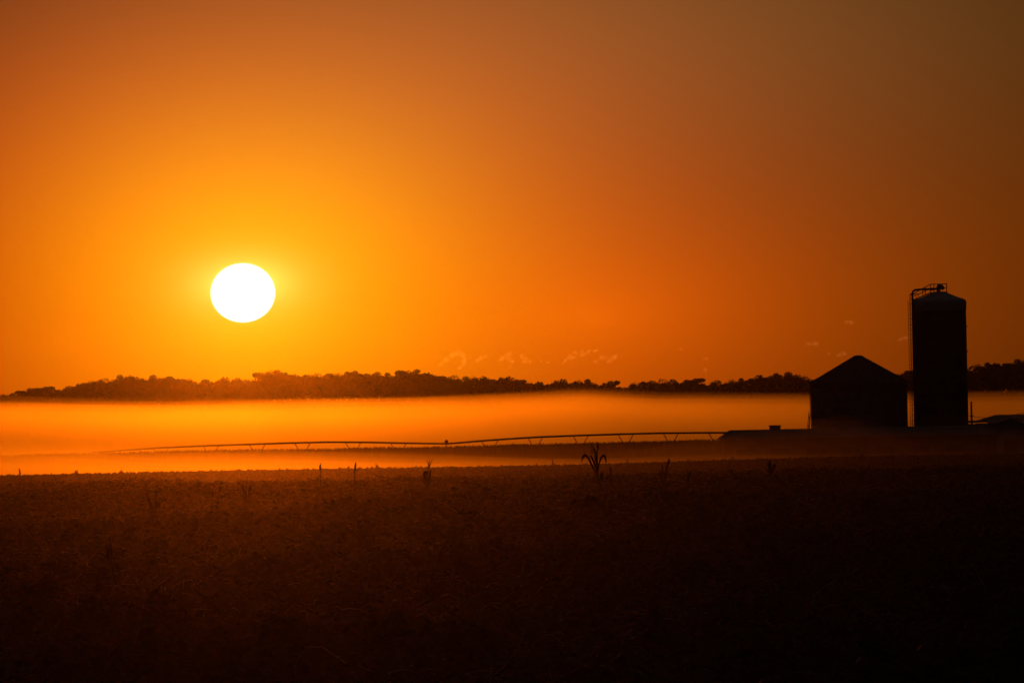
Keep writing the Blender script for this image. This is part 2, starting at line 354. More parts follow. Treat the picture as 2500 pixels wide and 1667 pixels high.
# ------------------------------------------------------------------ maize crop on the ridge
n = 9000
x = -75 + rng.random(n) * (at(1762, 1080, 850).x + 75); y = 838 + rng.random(n) ** 1.3 * 26
hgt = 1.66 + .3 * rng.random(n) + .2 * vnoise(x, y, 6.)
Vs = []; Fs = []; off = 0
def blades(x, y, hgt, per):
    n = len(x) * per; bx = np.repeat(x, per); by = np.repeat(y, per); h = np.repeat(hgt, per) * (.55 + .5 * rng.random(n))
    g = ground_np(bx, by); a = rng.random(n) * 2 * PI; ox = np.cos(a) * .25; oy = np.sin(a) * .25
    wv = .06
    p0 = np.stack([bx - wv, by, g], -1); p1 = np.stack([bx + wv, by, g], -1)
    p2 = np.stack([bx + ox + wv * .8, by + oy, g + h * .85], -1); p3 = np.stack([bx + ox - wv * .8, by + oy, g + h * .85], -1)
    p4 = np.stack([bx + ox * 1.8 + .01, by + oy * 1.8, g + h], -1); p5 = np.stack([bx + ox * 1.8 - .01, by + oy * 1.8, g + h], -1)
    V = np.stack([p0, p1, p2, p3, p4, p5], 1).reshape(-1, 3); k = np.arange(n)[:, None] * 6
    return V, np.concatenate([k + np.array([[0, 1, 2, 3]]), k + np.array([[3, 2, 4, 5]])], 0)
push(*blades(x, y, hgt, 6))
o = npmesh('maize_crop', np.concatenate(Vs), np.concatenate(Fs), M['crop'])
tag(o, 'tall standing maize covering the far ridge under the irrigation line', 'crop', kind='stuff')

# ------------------------------------------------------------------ far trees
def tree_mesh(seed, h, wd, lo=.25, n=4800, leaf=.42):
    r = np.random.default_rng(seed); cl = []
    for i in range(r.integers(20, 30)):
        t = r.random(); a = r.random() * 2 * PI
        z = h * (lo + (1 - lo) * (.15 + .78 * t)); mxr = wd * math.sqrt(max(.05, 1 - ((z / h - .58) / .5) ** 2))
        rr = mxr * math.sqrt(r.random()) * .8
        cl.append((rr * math.cos(a), rr * math.sin(a), z, (.085 + .13 * r.random()) * h * (1.05 - .45 * t)))
    per = n // len(cl); V = []; 
    C = np.concatenate([np.array([[c[0], c[1], c[2]]]) + (lambda d: d / np.linalg.norm(d, axis=1)[:, None] * (r.random((per, 1)) ** .4) * np.array([[1.1, 1.1, .78]]) * c[3])(r.normal(size=(per, 3))) for c in cl])
    C = C[C[:, 2] > h * lo * .5]; m = len(C)
    u = r.normal(size=(m, 3)); u /= np.linalg.norm(u, axis=1)[:, None]; v = np.cross(u, r.normal(size=(m, 3))); v /= np.linalg.norm(v, axis=1)[:, None]
    s = leaf * (.5 + .8 * r.random((m, 1)))
    V = np.stack([C - u * s * .6, C + v * s * .4, C + u * s * .6, C - v * s * .4], 1).reshape(-1, 3)
    F = np.arange(m * 4).reshape(-1, 4)
    return V, F, cl
TREES = []
for k, (h, wd, lo) in enumerate([(14, 5.2, .22), (15, 4.3, .25), (12.5, 5.6, .2), (15.5, 3.6, .22), (13.5, 6.4, .25), (14.5, 4.8, .3), (11, 3.2, .15)]):
    V, F, cl = tree_mesh(100 + k, h, wd, lo)
    o = npmesh('crown', V, F, M['foliage']); hh = float(V[:, 2].max())
    b = MB(); b.tube([(0, 0, -3), (0, .1, 0), (.15, 0, h * .35), (-.1, .1, h * .7)], [.42, .34, .26, .12], 7)
    for c in cl[:6]: b.tube([(0, 0, h * .3), (c[0] * .5, c[1] * .5, (h * .3 + c[2]) / 2 + .3), (c[0], c[1], c[2])], [.17, .11, .05], 5)
    t = b.build('trunk', M['bark'], origin=(0, 0, 0))
    TREES.append((o.data, t.data, hh, wd)); bpy.data.objects.remove(o); bpy.data.objects.remove(t)
rnd = random.Random(5)
def place_tree(px, py, var, label, group=None, Y=None, widen=1.):
    cm, tm, hh, wd = TREES[var]
    p = at(px, py, Y or TY)
    g = gz(p.x, p.y); s = (p.z - g) / hh
    r = empty('tree', (p.x, p.y, g), label, 'tree', group)
    r.scale = (s * widen, s * widen, s); r.rotation_euler.z = rnd.uniform(0, 6.28)
    for nm, me in (('crown', cm), ('trunk', tm)):
        c = bpy.data.objects.new(nm, me); col.objects.link(c); c.parent = r
    return r
G = 'trees along the skyline of the far hill'
NAMED = [
 (68, 946, 5, 'low bushy tree, first rounded crown from the tapering end of the far ridge'),
 (118, 942, 3, 'small narrow tree in the low tapering part of the ridge, before the flat-topped one'),
 (153, 944, 6, 'tiny dark tree filling the dip left of the flat-topped crown on the ridge'),
 (190, 933, 4, 'broad flat-topped tree standing on the low tapering end of the ridge'),
 (236, 925, 1, 'rounded tree with a small pointed tip stepping up the ridge'),
 (268, 921, 0, 'tree just below and left of the tall domed crown on the ridge'),
 (307, 912, 1, 'tall domed crown, highest of the trees well left of the sun'),
 (345, 918, 2, 'ragged gappy crown right beside the tall domed one'),
 (378, 913, 5, 'rounded twin crown between the gappy tree and the long shoulder'),
 (425, 917, 4, 'wide dark crown at the end of the shoulder, left of the dip below the sun'),
 (464, 924, 6, 'small loose crown at the start of the dip below the sun'),
 (500, 925, 3, 'small slender tree in the dip beneath the left rim of the sun'),
 (537, 919, 2, 'loose open crown with a ragged top beneath the left rim of the sun'),
 (566, 921, 6, 'little pointed crown straight under the middle of the sun'),
 (628, 908, 3, 'slim feathery tree with sky gaps at the foot of the highest bump'),
 (664, 901, 1, 'tallest rounded crown of the ridge, just right under the sun'),
 (697, 905, 4, 'broad sloping crown on the right flank of the tallest bump'),
 (764, 909, 0, 'small peaked crown rising alone from the even canopy right of the sun'),
 (835, 906, 5, 'low dome of a crown at the start of the long even ridge'),
 (860, 903, 1, 'domed tree at the middle of the ridge with a stepped right side'),
 (928, 906, 4, 'wide low crown between two taller bumps of the ridge'),
 (975, 903, 3, 'square-shouldered tree at the left of the last high bump of the ridge'),
 (1010, 900, 5, 'spiky-topped tree on the last high bump of the ridge'),
 (1056, 908, 2, 'crown with a steep right edge ending the last high bump'),
 (1098, 914, 0, 'rounded crown directly below the ring-shaped wisp of cloud'),
 (1150, 916, 1, 'round-headed tree below the first pair of small clouds'),
 (1190, 917, 6, 'small bushy crown below the pointed cloud wisp'),
 (1226, 917, 4, 'broad even crown beneath the forked cloud wisp'),
 (1360, 924, 2, 'rounded crown above the highest swell of the fog'),
 (1425, 924, 5, 'slightly raised crown over the sloping side of the fog swell'),
 (1500, 928, 3, 'boxy dark tree standing left of the low gap in the skyline'),
 (1556, 930, 1, 'loose feathery tree right of the low gap in the skyline'),
 (1605, 923, 0, 'airy crown with ragged top beyond the low gap in the skyline'),
 (1664, 923, 4, 'broad twin-topped crown above the middle of the barn-side skyline'),
 (1704, 922, 3, 'upright square crown beside the broad twin-topped one'),
 (1740, 927, 6, 'little open tree in the notch before the skyline climbs to the wooded knoll'),
 (1798, 922, 5, 'first round tree where the skyline climbs to the wooded knoll'),
 (1862, 913, 2, 'bushy tree on the left shoulder of the wooded knoll'),
 (1915, 906, 4, 'broad topmost tree of the wooded knoll left of the grain bin'),
 (1990, 921, 6, 'small tree touching the left eave of the grain bin'),
 (2196, 909, 1, 'tree seen in the gap between the grain bin and the tall silo'),
 (2221, 903, 3, 'narrow tree seen through the ladder beside the tall silo'),
 (2372, 900, 6, 'small loose tree touching the right side of the tall silo'),
 (2398, 884, 5, 'steep-sided dark tree starting the high wood right of the silo'),
 (2440, 884, 4, 'wide even crown in the high wood right of the silo'),
 (2497, 874, 1, 'tall tree cut by the frame at the end of the high wood'),
]
for px, py, v, lb in NAMED: place_tree(px, py, v, lb, G, Y=TY + rnd.uniform(-25, 10))
lastx = [a[0] for a in NAMED]
for px in range(-60, 2620, 21):
    q = px + rnd.uniform(-7, 7)
    if min(abs(q - a) for a in lastx) < 14: continue
    y0 = float(np.interp(q, [a[0] for a in TOPS], [a[1] for a in TOPS]))
    place_tree(q, y0 + rnd.uniform(0, 5), rnd.randrange(6), 'dark bushy tree merging into the even canopy of the far ridge', G, Y=TY + rnd.uniform(0, 50))
# closed mass of the wood below the skyline
n = 90000
x = (rng.random(n) * 2 - 1) * 330; y = 2480 + rng.random(n) * 90
tz = np.interp(x, TX, TZ) ; gg = ground_np(x, y)
z = gg + (np.minimum(tz - 1.1, hill(x)) - 1.4 * vnoise(x, y, 6.) - gg) * rng.random(n) ** .8
C = np.stack([x, y, z], -1); u = rng.normal(size=(n, 3)); u /= np.linalg.norm(u, axis=1)[:, None]
v = np.cross(u, rng.normal(size=(n, 3))); v /= np.linalg.norm(v, axis=1)[:, None]
V = np.stack([C - u * .6, C + v * .5, C + u * .6, C - v * .5], 1).reshape(-1, 3)
o = npmesh('woods', V, np.arange(n * 4).reshape(-1, 4), M['foliage'])
tag(o, 'dense dark wood filling the far ridge below the skyline trees', 'woods', kind='stuff')

# ------------------------------------------------------------------ grain bin
FY = 800.
def bx(px, py=1046, Y=FY): return at(px, py, Y).x
P0 = at(2098.5, 1046, FY); P1 = at(2098, 938, FY)
gb = gz(P0.x, FY)
RB = 5.95; EAVE = P1.z - gb + .2
bin_ = empty('grain_bin', (P0.x, FY, gb), 'wide round grain bin with a conical roof standing beside the tall silo', 'grain bin')
prof = []
nz = 40
for i in range(nz * 4 + 1):
    z = EAVE * i / (nz * 4); prof.append((RB + .045 * math.sin(i * PI / 2), z))
b = MB(); b.lathe(prof, bin_.location, 96); wallb = b.build('wall', M['galv'], bin_)
b = MB(); b.lathe([(RB + .12, EAVE - .45), (RB + .16, EAVE + .02), (RB + .02, EAVE + .06)], bin_.location, 96); b.build('eave_ring', M['galv'], bin_)
apex = at(2096.5, 871, FY).z - gb
b = MB()
nseg = 96; prof = [(RB + .3, EAVE + .02), (RB - .55, EAVE + .42), (.62, apex - .02), (.55, apex + .04)]
vs = []; fs = []
for r_, z_ in prof:
    for k in range(nseg):
        a = 2 * PI * k / nseg; rib = .07 if k % 3 == 0 else 0
        vs.append((bin_.location.x + r_ * math.cos(a), bin_.location.y + r_ * math.sin(a), gb + z_ + rib))
for i in range(len(prof) - 1):
    for k in range(nseg): fs.append((i * nseg + k, i * nseg + (k + 1) % nseg, (i + 1) * nseg + (k + 1) % nseg, (i + 1) * nseg + k))
fs.append(tuple(range(3 * nseg, 4 * nseg))); b.add(vs, fs); roofb = b.build('roof', M['galv_dark'], bin_)
b = MB(); b.lathe([(.66, apex - .12), (.7, apex - .02), (.6, apex + .1), (.35, apex + .18), (.1, apex + .2)], bin_.location, 32); b.build('roof_cap', M['galv_dark'], bin_)
# stair climbing the left flank
b = MB(); cx, cy = bin_.location.x, bin_.location.y
st = []
for i in range(15):
    t = i / 14; a = PI + .1 + (1 - t) * .55 ; rr = RB + .55 - .0 * t
    st.append(Vector((cx - RB - .12 - (1 - t) * .55, cy - 1.2 - (1 - t) * 1.0, gb + .1 + t * 4.9)))
for dyy in (0, .65):
    b.tube([p + Vector((0, dyy, 0)) for p in st], .05, 5)
    b.tube([p + Vector((-.12, dyy, .75)) for p in st[:-1]], .03, 5)
    for p in st[:-1:3]: b.tube([p + Vector((0, dyy, 0)), p + Vector((-.12, dyy, .75))], .022, 4)
for p in st: b.box(p + Vector((0, .32, 0)), (.26, .6, .04))
b.build('stair', M['galv'], bin_)
b = MB()
for s in (-.22, .22): b.tube([(cx - RB - .12, cy + s - 1, gb + 5.0), (cx - RB - .12, cy + s - 1, gb + EAVE + .3)], .03, 5)
for i in range(13): b.tube([(cx - RB - .12, cy - 1.22, gb + 5.0 + i * .35), (cx - RB - .12, cy - .78, gb + 5.0 + i * .35)], .02, 4)
b.build('ladder', M['galv'], bin_)

# ------------------------------------------------------------------ silo
S0 = at(2301.5, 1100, FY); S1 = at(2293.5, 735, FY); gs = gz(S0.x, FY); RS = 3.24
silo = empty('silo', ((S0.x + S1.x) / 2, FY, gs), 'tall dark cylindrical silo with a pale domed roof, railing and side ladder', 'silo')
SX = silo.location.x; H = S1.z - gs; ap = at(2293, 712, FY).z - gs
prof = [(RS, 0)]; nb = 12
for i in range(nb):
    z0 = (H - .9) * i / nb; z1 = (H - .9) * (i + 1) / nb
    prof += [(RS, z0 + .08), (RS, z1 - .08), (RS + .035, z1 - .06), (RS + .035, z1)]
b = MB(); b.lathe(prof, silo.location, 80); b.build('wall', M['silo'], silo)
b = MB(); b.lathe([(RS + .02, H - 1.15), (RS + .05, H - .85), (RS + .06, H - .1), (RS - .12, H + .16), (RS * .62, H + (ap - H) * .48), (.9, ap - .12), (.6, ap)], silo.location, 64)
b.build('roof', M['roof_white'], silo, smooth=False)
k = FY / FPX
def sp(px, py, dY=0.):
    return at(px, py, FY + dY)
# hatch vent
b = MB(); c = sp(2291.5, 712); b.tube([c, sp(2291.5, 703)], .24, 12); b.tube([sp(2291, 704), sp(2293, 699.5), sp(2299, 700.5), sp(2304, 706)], [.34, .36, .3, .2], 10)
b.build('roof_vent', M['galv_dark'], silo, smooth=True)
# top railing and walkway
rail = MB()
T = .055
for dY in (-.7, .7):
    rail.tube([sp(2230, 717, dY), sp(2272, 694, dY), sp(2312, 693, dY)], T, 5)
    rail.tube([sp(2232, 723, dY), sp(2272, 704, dY), sp(2312.6, 702, dY)], T * .8, 5)
    for x0, ya, yb in ((2272, 694, 716), (2280, 694, 713), (2292, 693.5, 712), (2311, 693, 716), (2259, 701, 720), (2253, 704, 723)):
        rail.tube([sp(x0, ya, dY), sp(x0 + (.2 if dY > 0 else 0), yb, dY)], T * .8, 4)
rail.tube([sp(2312, 693, -.7), sp(2312, 693, .7)], T, 5); rail.tube([sp(2312.6, 702, -.7), sp(2312.6, 702, .7)], T, 5)
rail.build('railing', M['galv'], silo)
b = MB()
b.box((sp(2302, 713).x, FY, sp(2302, 713.3).z), (22 * k, 1.5, .07))
p, q = sp(2229, 734), sp(2274, 715)
for i in range(15):
    t = i / 14; c = p.lerp(q, t); b.box(c + Vector((0, 0, .10)), (.2, .9, .05))
for dY in (-.45, .45): b.tube([p + Vector((0, dY, .04)), q + Vector((0, dY, .04))], .05, 5)
b.build('roof_steps', M['galv'], silo)
# fill pipe
b = MB(); gp = gs
X0 = sp(2227, 730).x
b.tube([(X0, FY - .6, gs + .3), (X0, FY - .6, sp(2227, 716).z), sp(2229, 711, -.6), sp(2234, 708, -.5), sp(2242, 707, -.4), sp(2281, 705.3, -.1), sp(2289, 706)], .13, 8)
b.tube([(X0, FY - .6, sp(2227, 721).z), (X0, FY - .6, sp(2227, 717).z)], .2, 8); b.tube([sp(2270, 706.2, -.1), sp(2281, 705.3, -.1)], .17, 8)
b.build('fill_pipe', M['galv_dark'], silo, smooth=True)
# caged ladder beside the wall
b = MB(); lx0, lx1 = SX - RS - .62, SX - RS - .12
for xx in (lx0, lx1): b.tube([(xx, FY + .2, gs + .4), (xx, FY + .2, gs + H + .2)], .03, 5)
zz = gs + .6
while zz < gs + H: b.tube([(lx0, FY + .2, zz), (lx1, FY + .2, zz)], .022, 4); zz += .38
b.build('ladder', M['galv'], silo)
b = MB()
zt = sp(2222, 718).z; cX = sp(2226, 718).x
z = zt
while z > gs + 3:
    pts = [(cX +    .3 * math.cos(a), FY - .1 + .3 * math.sin(a), z) for a in np.linspace(0, 2 * PI, 13)]
    b.tube(pts, .03, 4, caps=False); z -= .62
for a in (PI, PI * .75, PI * 1.25): b.tube([(cX + .3 * math.cos(a), FY - .1 + .3 * math.sin(a), gs + 3), (cX + .3 * math.cos(a), FY - .1 + .3 * math.sin(a), zt)], .018, 4)
b.build('ladder_cage', M['galv'], silo)
b = MB(); b.box((sp(2231, 718).x, FY - .1, zt), (1.1, 1.2, .05))
for a_, b_ in ((2234, 2238), (2243, 2239)): b.tube([sp(a_, 719), sp(b_, 731)], .03, 4)
b.build('landing', M['galv'], silo)
for py in (797, 858, 905): b = MB(); c = sp(2360, py); b.box((SX + RS + .05, FY, c.z), (.16, .3, .14)); b.build('wall_bracket', M['galv_dark'], silo)

# ------------------------------------------------------------------ low buildings
def slab_roof(b, pts, th):          # pts: quad; extruded down
    n_ = len(pts); lo = [Vector(p) - Vector((0, 0, th)) for p in pts]
    b.add(list(map(Vector, pts)) + lo, [tuple(range(n_))] + [tuple(range(2 * n_ - 1, n_ - 1, -1))] + [(i, n_ + i, n_ + (i + 1) % n_, (i + 1) % n_) for i in range(n_)])
BY = 770.
rl = at(1781, 1050, BY); el_ = at(1758, 1071, BY - 6); rz = rl.z; ez = at(1900, 1069, BY - 6).z
xr = at(2405, 1040, BY).x; gB = gz(rl.x, BY)
barn = empty('long_barn', ((rl.x + xr) / 2, BY, gB), 'long low barn with a pale tin roof in front of the grain bin and silo', 'barn')
b = MB()
xl = el_.x; D = 6.2
slab_roof(b, [(xl, BY - D, ez), (xr + 1, BY - D, ez), (xr + 1, BY, rz), (rl.x, BY, rz)], .12)
slab_roof(b, [(rl.x, BY + .002, rz), (xr + 1, BY + .002, rz), (xr + 1, BY + D, ez), (xl, BY + D, ez)], .12)
slab_roof(b, [(xl - .002, BY - D, ez), (rl.x - .002, BY, rz), (xl - .002, BY + D, ez)], .12)
nx = int((xr - rl.x) / .9)
for i in range(nx): xx = rl.x + .3 + i * .9; b.tube([(xx, BY - D, ez + .03), (xx, BY - .05, rz + .03)], .035, 4)
roof1 = b.build('roof', M['tin'], barn)
b = MB(); wz = ez - .14
b.box(((xl + xr) / 2 + .3, BY, (wz + gB - .3) / 2), (xr - xl - .4, 2 * D - .9, wz - gB + .3)); b.build('wall', M['wall'], barn)
for i in range(7):
    b = MB(); xx = xl + 3 + i * 4.1; b.box((xx, BY - D + .43, gB + 1.05), (2.2, .06, .8)); b.build('window', M['galv_dark'], barn)
cp = at(1892, 1047, BY); b = MB(); wv = 28 * BY / FPX
b.box((cp.x, BY, rz + .12), (wv * .94, 1.1, .5)); b.box((cp.x, BY, rz + .42), (wv * 1.04, 1.3, .1)); b.build('roof_vent', M['galv_dark'], barn)

# back shed at the edge of the farm
SY = 792.
a1 = at(2388, 1029, SY - 4); a2 = at(2430, 1012.5, SY); g2 = gz(a1.x, SY); xe = a2.x + 16
shed = empty('shed', (a2.x + 5, SY, g2), 'wide farm shed with a shallow hipped roof behind the gabled one', 'shed')
b = MB(); d = 4.4
slab_roof(b, [(a1.x, SY - d, a1.z), (xe, SY - d, a1.z), (xe, SY, a2.z), (a2.x, SY, a2.z)], .12)
slab_roof(b, [(a2.x, SY + .002, a2.z), (xe, SY + .002, a2.z), (xe, SY + d, a1.z), (a1.x, SY + d, a1.z)], .12)
slab_roof(b, [(a1.x - .002, SY - d, a1.z), (a2.x - .002, SY, a2.z), (a1.x - .002, SY + d, a1.z)], .12)
b.build('roof', M['tin'], shed)
b = MB(); b.box(((a1.x + xe) / 2, SY, (a1.z + g2) / 2 - .2), (xe - a1.x - .5, 2 * d - .6, a1.z - g2 - .1)); b.build('wall', M['wall'], shed)
a0 = at(2367, 1030, SY - 3)
b = MB(); slab_roof(b, [(a0.x, SY - 3.5, a0.z), (a1.x + .2, SY - 3.5, a0.z + .0), (a1.x + .2, SY + 3, a0.z + .15), (a0.x, SY + 3, a0.z + .15)], .1)
b.build('lean_to_roof', M['tin'], shed)
b = MB(); b.box(((a0.x + a1.x) / 2 + .05, SY, (a0.z + g2) / 2 - .2), (a1.x - a0.x - .3, 5.6, a0.z - g2 - .1)); b.build('lean_to_wall', M['wall'], shed)
# front gabled shed
GY = 764.
e1 = at(2433, 1031, GY); pk = at(2467, 1020, GY); e2 = at(2501, 1032, GY); g3 = gz(pk.x, GY); zE = (e1.z + e2.z) / 2; Dp = 14
gsd = empty('gabled_shed', (pk.x, GY, g3), 'small pale shed whose gable end faces the field, right of the long barn', 'shed')
b = MB()
slab_roof(b, [(e1.x - .25, GY - .4, zE - .1), (pk.x, GY - .4, pk.z), (pk.x, GY + Dp, pk.z), (e1.x - .25, GY + Dp, zE - .1)], .12)
slab_roof(b, [(pk.x + .002, GY - .4, pk.z), (e2.x + .25, GY - .4, zE - .1), (e2.x + .25, GY + Dp, zE - .1), (pk.x + .002, GY + Dp, pk.z)], .12)
b.build('roof', M['tin'], gsd)
b = MB()
vs = [(e1.x, GY, g3 - .3), (e2.x, GY, g3 - .3), (e2.x, GY, zE - .15), (pk.x, GY, pk.z - .16), (e1.x, GY, zE - .15)]
vs2 = [(a, GY + Dp - .4, c) for a, _, c in vs]
b.add(vs + vs2, [(0, 1, 2, 3, 4), (9, 8, 7, 6, 5), (0, 5, 6, 1), (1, 6, 7, 2), (4, 9, 5, 0), (2, 7, 8, 3), (3, 8, 9, 4)]); b.build('wall', M['wall2'], gsd)
b = MB(); b.box((pk.x, GY - .03, g3 + .95), (1.7, .06, 1.9)); b.build('door', M['galv_dark'], gsd)

# pole and wires
pp = at(2371, 980, 784); gp_ = gz(pp.x, 784)
pole = empty('utility_pole', (pp.x, 784, gp_), 'thin wooden pole standing between the silo and the shed', 'pole')
b = MB(); b.tube([(pp.x + .05, 784, gp_ - .3), (pp.x, 784, pp.z)], [.14, .10], 8); b.build('post', M['wood'], pole)
b = MB(); b.box((pp.x, 783.85, at(2371, 1015, 784).z), (.5, .08, .1)); b.build('bracket', M['wood'], pole)
b = MB(); A = at(2371, 1015.5, 784); B = at(2560, 1016, 770)
b.tube([A.lerp(B, t) - Vector((0, 0, .35 * 4 * t * (1 - t))) for t in np.linspace(0, 1, 12)], .028, 4)
tag(b.build('cable', M['galv_dark'], origin=A), 'sagging cable running from the thin pole past the shed roof', 'cable')
b = MB(); A = at(2470, 1013, 790); B = at(2570, 990, 780)
b.tube([A.lerp(B, t) - Vector((0, 0, .1 * 4 * t * (1 - t))) for t in np.linspace(0, 1, 10)], .03, 4)
tag(b.build('cable', M['galv_dark'], origin=A), 'upper cable rising from the shed ridge towards the frame edge', 'cable')

# ------------------------------------------------------------------ centre pivot irrigation line
PIV = [(225, 1104), (250, 1103), (371, 1094), (500, 1088), (607, 1084.5), (714, 1081), (800, 1079), (889, 1079.5), (949, 1080.5), (1008, 1082), (1090, 1083)]
PIV2 = [(1090, 1083), (1112, 1081.5), (1187, 1075), (1306, 1067), (1395, 1063.5), (1500, 1060), (1618, 1057), (1767, 1056), (1880, 1057)]
def pY(px): return float(np.interp(px, [180, 1090, 1880], [1010, 905, 878]))
tw = at(1090, 1080, 905); gt = gz(tw.x, tw.y)
piv = empty('irrigation_pivot', (tw.x, tw.y, gt), 'long arched irrigation pipe with trusses spanning the maize ridge', 'irrigation pivot')
for pts in (PIV, PIV2):
    xs = np.linspace(pts[0][0], pts[-1][0], 40)
    # smooth interpolation of the arch
    yy = np.interp(xs, [a for a, _ in pts], [c for _, c in pts])
    yy[1:-1] = (yy[:-2] + 2 * yy[1:-1] + yy[2:]) / 4
    b = MB(); b.tube([at(a, c, pY(a)) for a, c in zip(xs, yy)], .13, 8); b.build('span_pipe', M['galv'], piv, smooth=True)
VT = [(373, 412), (496, 535), (608, 648), (719, 758), (843, 881), (953, 992), (1175, 1217), (1289, 1325), (1399, 1437), (1509, 1547), (1619, 1657), (1730, 1770)]
def pipe_y(a):
    P = PIV + PIV2[1:]; return float(np.interp(a, [q[0] for q in P], [q[1] for q in P]))
prev = None
for a, c in VT:
    b = MB(); m_ = (a + c) / 2; Ym = pY(m_)
    bot = at(m_, pipe_y(m_) + 34, Ym)
    A_ = at(a, pipe_y(a), pY(a)); B_ = at(c, pipe_y(c), pY(c))
    for dY in (-.75, .75):
        bt = bot + Vector((0, dY, 0)); b.tube([A_, A_.lerp(bt, 1.)], .065, 5); b.tube([B_, bt], .065, 5)
    b.tube([bot + Vector((0, -.75, 0)), bot + Vector((0, .75, 0))], .03, 4)
    if prev is not None and not (prev[1] < 1090 < a):
        for dY in (-.75, .75): b.tube([prev[0] + Vector((0, dY, 0)), bot + Vector((0, dY, 0))], .02, 4)
    prev = (bot, a)
    b.build('truss', M['galv'], piv)
b = MB(); tz_ = tw.z
for s in (-1, 1):
    b.tube([(tw.x, tw.y, tz_), (tw.x + .2, tw.y + s * 2.0, gt + .8)], .06, 6)
    b.tube([(tw.x, tw.y + s * .7, tz_ - .7), (tw.x + 1.2 * 0, tw.y + s * .7, tz_ - .1)], .04, 5)
b.tube([(tw.x, tw.y - 2.1, gt + .8), (tw.x, tw.y + 2.1, gt + .8)], .07, 6)
b.build('drive_tower', M['galv'], piv)
b = MB(); c = at(1090, 1079.5, 904.5); b.box(c, (.5, .4, .42)); b.box(c + Vector((0, 0, .27)), (.36, .3, .12)); b.build('control_box', M['galv_dark'], piv)
for s in (-1, 1):
    b = MB(); cc = Vector((tw.x, tw.y + s * 2.0, gt + .62))
    ring = [cc + Vector((0, .5 * math.cos(a), .5 * math.sin(a))) for a in np.linspace(0, 2 * PI, 21)]
    b.tube(ring, .13, 8, caps=False); b.tube([cc - Vector((.1, 0, 0)), cc + Vector((.1, 0, 0))], .3, 12); b.build('wheel', M['rubber'], piv)

# ------------------------------------------------------------------ corn stalks and weeds of the near field
def corn(px, base, spec, label, group='leftover corn stalks in the near field'):
    g = hit(px, base) if base else None
    Y = g.y; m = Y / FPX
    r = empty('corn_plant', g, label, 'corn plant', group)
    rr = random.Random(int(px * 7))
    def W(q, dY=0.): return at(q[0], q[1], Y + dY)
    st = spec['stalk']; b = MB(); w0 = spec.get('w', 6) * m / 2
    pts = [W(q) for q in st]; pts[0] = pts[0] - Vector((0, 0, .08))
    fine = []; rad = []
    for i in range(len(pts) - 1):
        for t in (0, .25, .5, .75):
            fine.append(pts[i].lerp(pts[i + 1], t)); u_ = (i + t) / (len(pts) - 1)
            rad.append(w0 * (1 - .6 * u_) * (1.18 if t == 0 else 1))
    fine.append(pts[-1]); rad.append(w0 * .35)
    b.tube(fine, rad, 7); b.build('stalk', M['stalk'], r)
    for lf in spec.get('leaves', []):
        q, wd = lf[:-1], lf[-1]
        b = MB(); n_ = 12; P = []
        xs = np.array([a for a, _ in q]); yz = np.array([c for _, c in q]); tt = np.linspace(0, 1, len(q))
        # catmull-like smooth
        tf = np.linspace(0, 1, n_); X_ = np.interp(tf, tt, xs); Y_ = np.interp(tf, tt, yz)
        for _ in range(2):
            X_[1:-1] = (X_[:-2] + 2 * X_[1:-1] + X_[2:]) / 4; Y_[1:-1] = (Y_[:-2] + 2 * Y_[1:-1] + Y_[2:]) / 4
        dd = rr.uniform(-.14, .14); P = [W((a, c), dd * t) for a, c, t in zip(X_, Y_, tf)]
        wds = [wd * m * (.45 + 1.2 * t * (1 - t) * 1.9) * (1 if t < .8 else (1 - t) / .2 + .08) for t in tf]
        sides = []
        for i in range(n_):
            t_ = (P[min(i + 1, n_ - 1)] - P[max(i - 1, 0)]).normalized(); s_ = t_.cross(Vector((.15, 1, .25))).normalized()
            sides.append((s_ * .8 + Vector((0, .6, 0))).normalized())
        b.ribbon(P, [x_ * 1.15 for x_ in wds], sides); b.build('leaf', M['corn_leaf'], r)
    if 'tassel' in spec:
        b = MB()
        for q in spec['tassel']:
            b.tube([W(a, (rr.random() - .5) * .1 * (i > 0)) for i, a in enumerate(q)], [1.3 * m, 1.2 * m] + [.8 * m] * (len(q) - 2), 5)
        b.build('tassel', M['stalk'], r)
    if 'ear' in spec:
        (ax, ay), (bx_, by_), wd = spec['ear']; b = MB(); A, B = W((ax, ay)), W((bx_, by_))
        b.tube([A.lerp(B, t) for t in (0, .15, .4, .7, .9, 1)], [wd * m * .5 * f for f in (.35, .8, 1, .85, .5, .15)], 9); b.build('ear', M['corn_leaf'], r, smooth=True)
    return r
corn(1461, 1225, dict(stalk=[(1461, 1225), (1460, 1190), (1459, 1140), (1458, 1105)], w=5,
     leaves=[[(1459, 1158), (1446, 1140), (1437, 1116), (1428, 1107), (1422, 1114), (1419, 1133), 6],
             [(1459, 1152), (1452, 1132), (1446, 1118), (1440, 1110), 6],
             [(1460, 1146), (1464, 1124), (1472, 1110), (1478, 1112), (1481, 1140), 5.5],
             [(1459, 1140), (1453, 1117), (1455, 1111), (1460, 1128), 6],
             [(1461, 1190), (1467, 1160), (1470, 1152), (1474, 1190), 5],
             [(1461, 1205), (1454, 1195), (1449, 1200), (1446, 1215), 4]],
     tassel=[[(1458, 1107), (1459, 1095), (1459, 1080)], [(1458, 1108), (1448, 1092), (1438, 1078)], [(1458, 1112), (1450, 1100), (1443, 1097)], [(1457, 1114), (1447, 1105), (1441, 1103)], [(1459, 1100), (1462, 1091), (1460, 1085)]]),
     'tallest corn plant in the field, with a tassel and two arching leaves')
